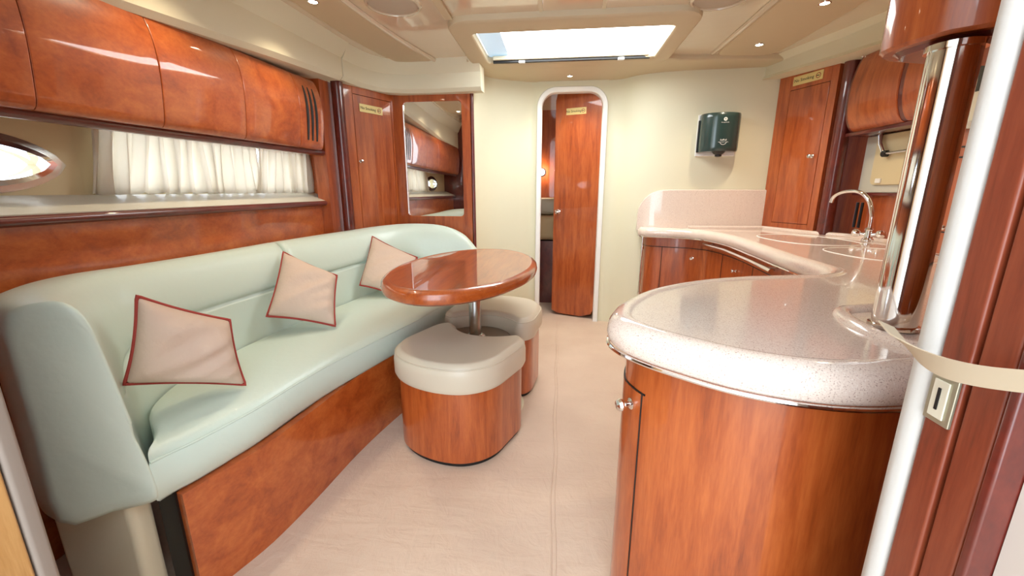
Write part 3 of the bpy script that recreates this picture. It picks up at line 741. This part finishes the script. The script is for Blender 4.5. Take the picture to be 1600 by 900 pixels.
q = dp[j1-4]; tq = (dp[j1-3]-dp[j1-5]).normalized(); knob(dro, (q.x, q.y, .635), (tq.y, -tq.x, 0), 1.0)
q = offs(pc, -.008, False)[-10]; tube('edge_bead', [(q.x, q.y, 0), (q.x, q.y, .768)], .016, 'wood_dark', pn, 12)
# ------------------------------------------------------------------ galley base cabinet with oven rail
gb = thing('galley_cabinet', 'cherry galley base cabinet with chrome rail under the far worktop', 'cabinet', (1.2, 2.5, 0))
gp = cr([(.66, 3.28, 0), (.68, 3.20, 0), (.80, 3.15, 0), (.97, 3.08, 0), (1.06, 2.93, 0), (1.085, 2.6, 0), (1.055, 2.2, 0), (1.025, 1.85, 0), (1.02, 1.6, 0), (.98, 1.5, 0), (.85, 1.45, 0), (.80, 1.44, 0)], 5)
gp = [Vector(p[:2]) for p in gp]
sheet('body', gp, 0, .768, .02, 'wood', gb)
g1 = offs(gp, -.003, False)
tube('panel_joint', [(p.x, p.y, .69) for p in offs(gp, -.0005, False)[:38]], .0025, 'black', gb, 6)
for k in (9, 22, 28): q = offs(gp, -.0005, False)[k]; tube('panel_joint', [(q.x, q.y, .05), (q.x, q.y, .69)], .0022, 'black', gb, 6)
for k in (15, 25, 30):
    q = g1[k]; t_ = (g1[k+1]-g1[k-1]).normalized(); knob(gb, (q.x, q.y, .62), (t_.y, -t_.x, 0), .8)
rl = offs(gp, -.055, False); tube('towel_rail', [(rl[19].x, rl[19].y, .735), (rl[24].x, rl[24].y, .735), (rl[29].x, rl[29].y, .735), (rl[33].x, rl[33].y, .735)], .012, 'chrome', gb, 14)
for k in (20, 32): q = gp[k]; q2 = rl[k]; tube('rail_bracket', [(q.x, q.y, .735), (q2.x, q2.y, .735)], .009, 'chrome', gb, 10)
q = gp[2]; tube('corner_rod', [(q.x-.02, q.y-.01, .05), (q.x-.02, q.y-.01, .765)], .008, 'chrome', gb, 10)
for z in (.3, .66): lathe('rod_clip', [(.013, 0), (.013, .02)], 'chrome', gb, (q.x-.02, q.y-.01, z), seg=14)

# ------------------------------------------------------------------ right tall locker and wall units
A_, B_ = Vector((1.475, 3.215, 0)), Vector((1.625, 2.84, 0))
rk = thing('tall_locker', 'tall cherry locker standing on the worktop at the far right corner', 'locker', (1.56, 3.03, ZT))
d = (B_-A_).normalized(); LW = (B_-A_).length; mt = frame3(A_+Vector((0, 0, ZT+.006)), d, (0, 0, 1))
nr = mt.to_3x3() @ Vector((0, 0, 1))
plate('carcass', [(0, 0), (LW, 0), (LW, 1.0), (0, 1.0)], -.02, 'wood', rk, mt)
for nm, x0, x1, y0, y1 in (('side_rail', 0, .09, 0, 1.0), ('side_rail', LW-.045, LW, 0, 1.0), ('top_rail', .09, LW-.045, .905, 1.0), ('bottom_rail', .09, LW-.045, 0, .045)):
    plate(nm, [(x0, y0), (x1-.001, y0), (x1-.001, y1), (x0, y1)], .012, 'wood', rk, mt)
dr = plate('door', rrect((.092+LW-.048)/2, .475, (LW-.048-.092)/2, .426, .002, 2), .0135, 'wood', rk, mt, .002)
knob(dr, mt @ Vector((LW-.085, .475, .0135)), nr, .95)
sign(mt @ Vector((.205, .955, .0125)), d, 'small brass no smoking sign on the rail above the right locker door', .20, .054)
v, f = tubed([(1.66, 2.80, ZT), (1.66, 2.80, 1.84)], .042, 20); struct(obj('trim_20', v, f, 'wood_dark', None, True))
struct(box('wall_right', 1.80, 1.95, .3, 3.5, 0, 2.0, 'wood'))
# window panel in the right wall
wp = thing('side_window', 'cream framed side window with a chrome lever behind the tap', 'window', (1.79, 2.5, 1.09))
box('frame', 1.785, 1.80, 2.25, 2.76, 1.087, 1.403, 'sill', wp, .004)
mw = frame3((1.785, 2.46, 1.265), (0, -1, 0), (0, 0, 1))
plate('glass_panel', rrect(0, 0, .20, .135, .03, 5), .012, 'cream_hull', wp, mw, .004)
tube('lever_arm', [(1.76, 2.62, 1.40), (1.755, 2.60, 1.35), (1.75, 2.56, 1.305)], .011, 'chrome', wp, 10)
lathe('lever_hub', [(.018, 0), (.018, .022), (.014, .026)], 'black', wp, (1.765, 2.555, 1.295), (-1, 0, 0), 18)
tube('lever_bar', [(1.75, 2.555, 1.295), (1.75, 2.35, 1.30)], .007, 'steel', wp, 10)
box('latch', 1.765, 1.775, 2.57, 2.61, 1.14, 1.165, 'white', wp, .003)
box('bottom_rail', 1.77, 1.80, 2.2, 2.78, 1.072, 1.086, 'wood_dark', wp)
vg = thing('wall_vent', 'pair of dark upright vent slots in the wood beside the tap', 'vent', (1.795, 2.72, .88))
for y in (2.715, 2.755): box('slot', 1.792, 1.801, y-.009, y+.009, .88, 1.03, 'black', vg, .003)
# right overhead cabinets
rc = thing('galley_overhead_cabinet', 'dark cherry overhead cabinet with bowed door above the side window', 'cabinet', (1.7, 2.4, 1.42))
def rprof(ins): return [(p.x*-1+.20+ins, p.y) for p in []]
pp = cr([(1.70, 1.42, 0), (1.645, 1.435, 0), (1.61, 1.52, 0), (1.605, 1.65, 0), (1.63, 1.78, 0), (1.66, 1.84, 0)], 4)
for nm, y0, y1, mt_, ins in (('carcass', 2.0, 2.745, 'wood_dark', .006), ('door', 2.34, 2.72, 'wood', 0), ('door', 2.05, 2.335, 'wood', 0)):
    rr = []
    for y, k in ((y0, .004), (y0+.004, 0), (y1-.03, 0), (y1-.01, .012), (y1, .03)):
        rr.append([(p.x+ins+k, y, p.y) for p in pp]+[(1.80, y, 1.84), (1.80, y, 1.42)])
    v, f = loftd(rr); obj(nm, v, f, mt_, rc, True)
box('light_rail', 1.66, 1.80, 2.0, 2.76, 1.405, 1.425, 'wood_dark', rc, .004)
knob(rc, (1.607, 2.62, 1.80), (-1, 0, 0), .5)
# appliance niche and drawers between pole and jamb
ap = thing('microwave_niche', 'wooden wall unit with a dark niche and white appliance behind the pole', 'cabinet', (1.65, 1.8, ZT))
box('body', 1.60, 1.797, 1.35, 1.99, ZT+.01, 1.90, 'wood', ap)
box('dark_niche', 1.592, 1.60, 1.45, 1.96, 1.40, 1.62, 'darkgrey', ap)
box('white_appliance', 1.575, 1.60, 1.45, 1.965, 1.36, 1.47, 'white_unit', ap, .006)
box('grey_strip', 1.577, 1.60, 1.45, 1.965, 1.335, 1.362, 'steel', ap)
for z in (1.27, 1.23, .93): box('panel_joint', 1.5975, 1.602, 1.36, 1.985, z-.003, z+.003, 'black', ap)
knob(ap, (1.60, 1.86, 1.08), (-1, 0, 0), .8); knob(ap, (1.60, 1.90, .95), (-1, 0, 0), .8)
# cabinet hanging above the peninsula, with the chrome pole
hc = thing('hanging_cabinet', 'cherry cabinet hanging from the ceiling over the chrome pole', 'cabinet', (.85, .95, 1.36))
hp = chaikin([(.598, .965), (.685, .79), (1.25, .77), (1.25, 1.12), (.70, 1.05)], 2)
rim('body', [(p.x, p.y) for p in hp], [(.006, 1.36), (0, 1.366), (0, 1.955)], 'wood', hc)
rim('bottom_panel', [(p.x, p.y) for p in hp], [(.03, 1.352), (.02, 1.361)], 'wood_dark', hc)
po = thing('support_pole', 'thick polished chrome pole standing on the worktop', 'pole', (.682, .878, ZT))
tube('shaft', [(.682, .878, ZT+.003), (.682, .878, 1.35)], .036, 'chrome', po, 40)
lathe('foot_ring', [(.036, 0), (.042, .0), (.041, .006), (.036, .008)], 'chrome', po, (.682, .878, ZT), seg=40)
lathe('top_ring', [(.036, 0), (.041, .0), (.041, .010), (.036, .012)], 'chrome', po, (.682, .878, 1.338), seg=40)

# ------------------------------------------------------------------ towel dispenser
DX, DY, DZ = 1.10, 3.242, 1.345
ds = thing('towel_dispenser', 'dark green smoked plastic paper towel dispenser on the cream wall', 'dispenser', (DX, DY-.1, DZ))
def dcurve(w_, dp_): return [(DX-w_, DY-.012)]+[(DX+w_*math.cos(a), DY-.055-dp_*math.sin(a)) for a in [math.pi*(1-k/16) for k in range(17)]]+[(DX+w_, DY-.012)]
rings = []
for z, s in ((DZ+.02, .93), (DZ+.03, .985), (DZ+.05, 1), (DZ+.24, 1), (DZ+.262, .99), (DZ+.27, .95)):
    rings.append([(x if True else 0, DY-.012+(y-DY+.012)*s, z) for x, y in dcurve(.128*(.6+.4*s) if s < 1 else .128, .085)])
v, f = loftd(rings); bd = obj('cover', v, f, 'green', ds, True, auto=50)
box('back_plate', DX-.138, DX+.132, DY-.014, DY+.004, DZ-.005, DZ+.275, 'white', ds, .004)
box('side_latch', DX-.136, DX-.126, DY-.03, DY-.012, DZ+.02, DZ+.235, 'black', ds, .003)
lathe('nozzle', [(.045, .022), (.035, .008), (.022, 0), (.022, -.012), (.012, -.016)], 'black', ds, (DX, DY-.075, DZ), seg=24)
mf = frame3((DX+.0, DY-.1412, DZ+.225), (1, 0, 0), (0, 0, 1))
def ringd(r0, r1, zt, a0=0, a1=2*math.pi, n=28):
    V = []; F_ = []
    for k in range(n+1):
        a = lerp(a0, a1, k/n)
        for r_, z in ((r0, 0), (r1, 0), (r1, zt), (r0, zt)): V.append((r_*math.cos(a), r_*math.sin(a), z))
    for k in range(n):
        for j in range(4): F_.append((4*k+j, 4*k+(j+1) % 4, 4*k+4+(j+1) % 4, 4*k+4+j))
    return V, F_
v, f = ringd(.006, .0115, .002); obj('logo_ring', v, f, 'print', ds, False, mf)
v, f = boxd(-.0012, .0012, -.006, .004, 0, .002); obj('logo_mark', v, f, 'print', ds, False, mf)
text('lettering', 'Georgia-Pacific', .0085, 'print', ds, mf @ Matrix.Translation((0, -.021, .0006)))
text('lettering', 'SofPull', .016, 'print', ds, mf @ Matrix.Translation((0, -.134, .0006)))
text('lettering', 'HIGH CAPACITY TOWEL', .006, 'print', ds, mf @ Matrix.Translation((0, -.148, .0006)))
v, f = ringd(.021, .0235, .001, math.radians(200), math.radians(340), 16); obj('arc_mark', v, f, 'print', ds, False, mf @ Matrix.Translation((0, -.142, 0)))

sign(lm @ Vector((.175, 1.706, .031)), fx, 'small brass no smoking sign on the forward cabin door', .165, .05)

# ------------------------------------------------------------------ entrance jambs
jr = thing('entrance_jamb', 'red stained wooden entrance jamb at the right picture edge', 'door jamb', (.46, .41, 0))
box('board', .402, .52, .420, .452, 0, 1.949, 'wood_red', jr, .003)
box('board', .404, .52, .384, .416, 0, 1.949, 'wood_red', jr, .003)
box('board', .402, .52, .372, .382, 0, 1.949, 'wood_dark', jr, .003)
box('seal', .397, .43, .454, .482, 0, 1.949, 'foam', jr, .012)
lp = box('lock_plate', .3985, .402, .421, .4505, .862, .915, 'brass', jr, .001)
box('lock_insert', .3968, .3985, .4275, .4445, .868, .909, 'white_unit', lp, .0006)
box('key_slot', .3958, .3969, .4345, .4375, .877, .901, 'black', lp)
struct(box('wall_entry_starboard', .425, .52, -1.2, .371, 0, 2.05, 'panel_white'))
struct(box('wall_back_starboard', .521, 1.95, .30, .45, 0, 2.05, 'wood'))
# webbing strap looped round the jamb, twisting over
sp = []
for k in range(25):
    t_ = k/24; y = lerp(.505, .335, t_); x = .385-.012*math.sin(math.pi*t_); z = .947-.018*math.sin(math.pi*t_)+.008*t_
    tw = math.radians(lerp(10, 100, min(1, max(0, (t_-.15)/.5)))); w_ = .010
    dv = Vector((math.cos(tw)*-.6, .0, math.sin(tw)*.9+.1)).normalized()
    c = Vector((x, y, z)); n_ = Vector((0, 1, 0)).cross(dv).normalized()*.0008
    sp.append([c-dv*w_-n_, c+dv*w_-n_, c+dv*w_+n_, c-dv*w_+n_])
v, f = loftd(sp); tag(obj('strap', v, f, 'strap', None, True), 'twisted cream webbing strap tied across the right entrance jamb', 'strap')
jl = thing('entrance_jamb', 'golden brown wooden entrance jamb at the bottom left corner', 'door jamb', (-.82, .38, 0))
box('board', -.90, -.785, .30, .425, 0, 1.949, 'wood_gold', jl, .004)
box('seal', -.82, -.782, .427, .45, 0, 1.949, 'grey_seal', jl, .006)
struct(box('wall_entry_port', -.90, -.80, -1.2, .299, 0, 2.05, 'panel_white'))
struct(box('wall_back_port', -1.80, -.902, .30, .45, 0, 2.05, 'wood_dark'))
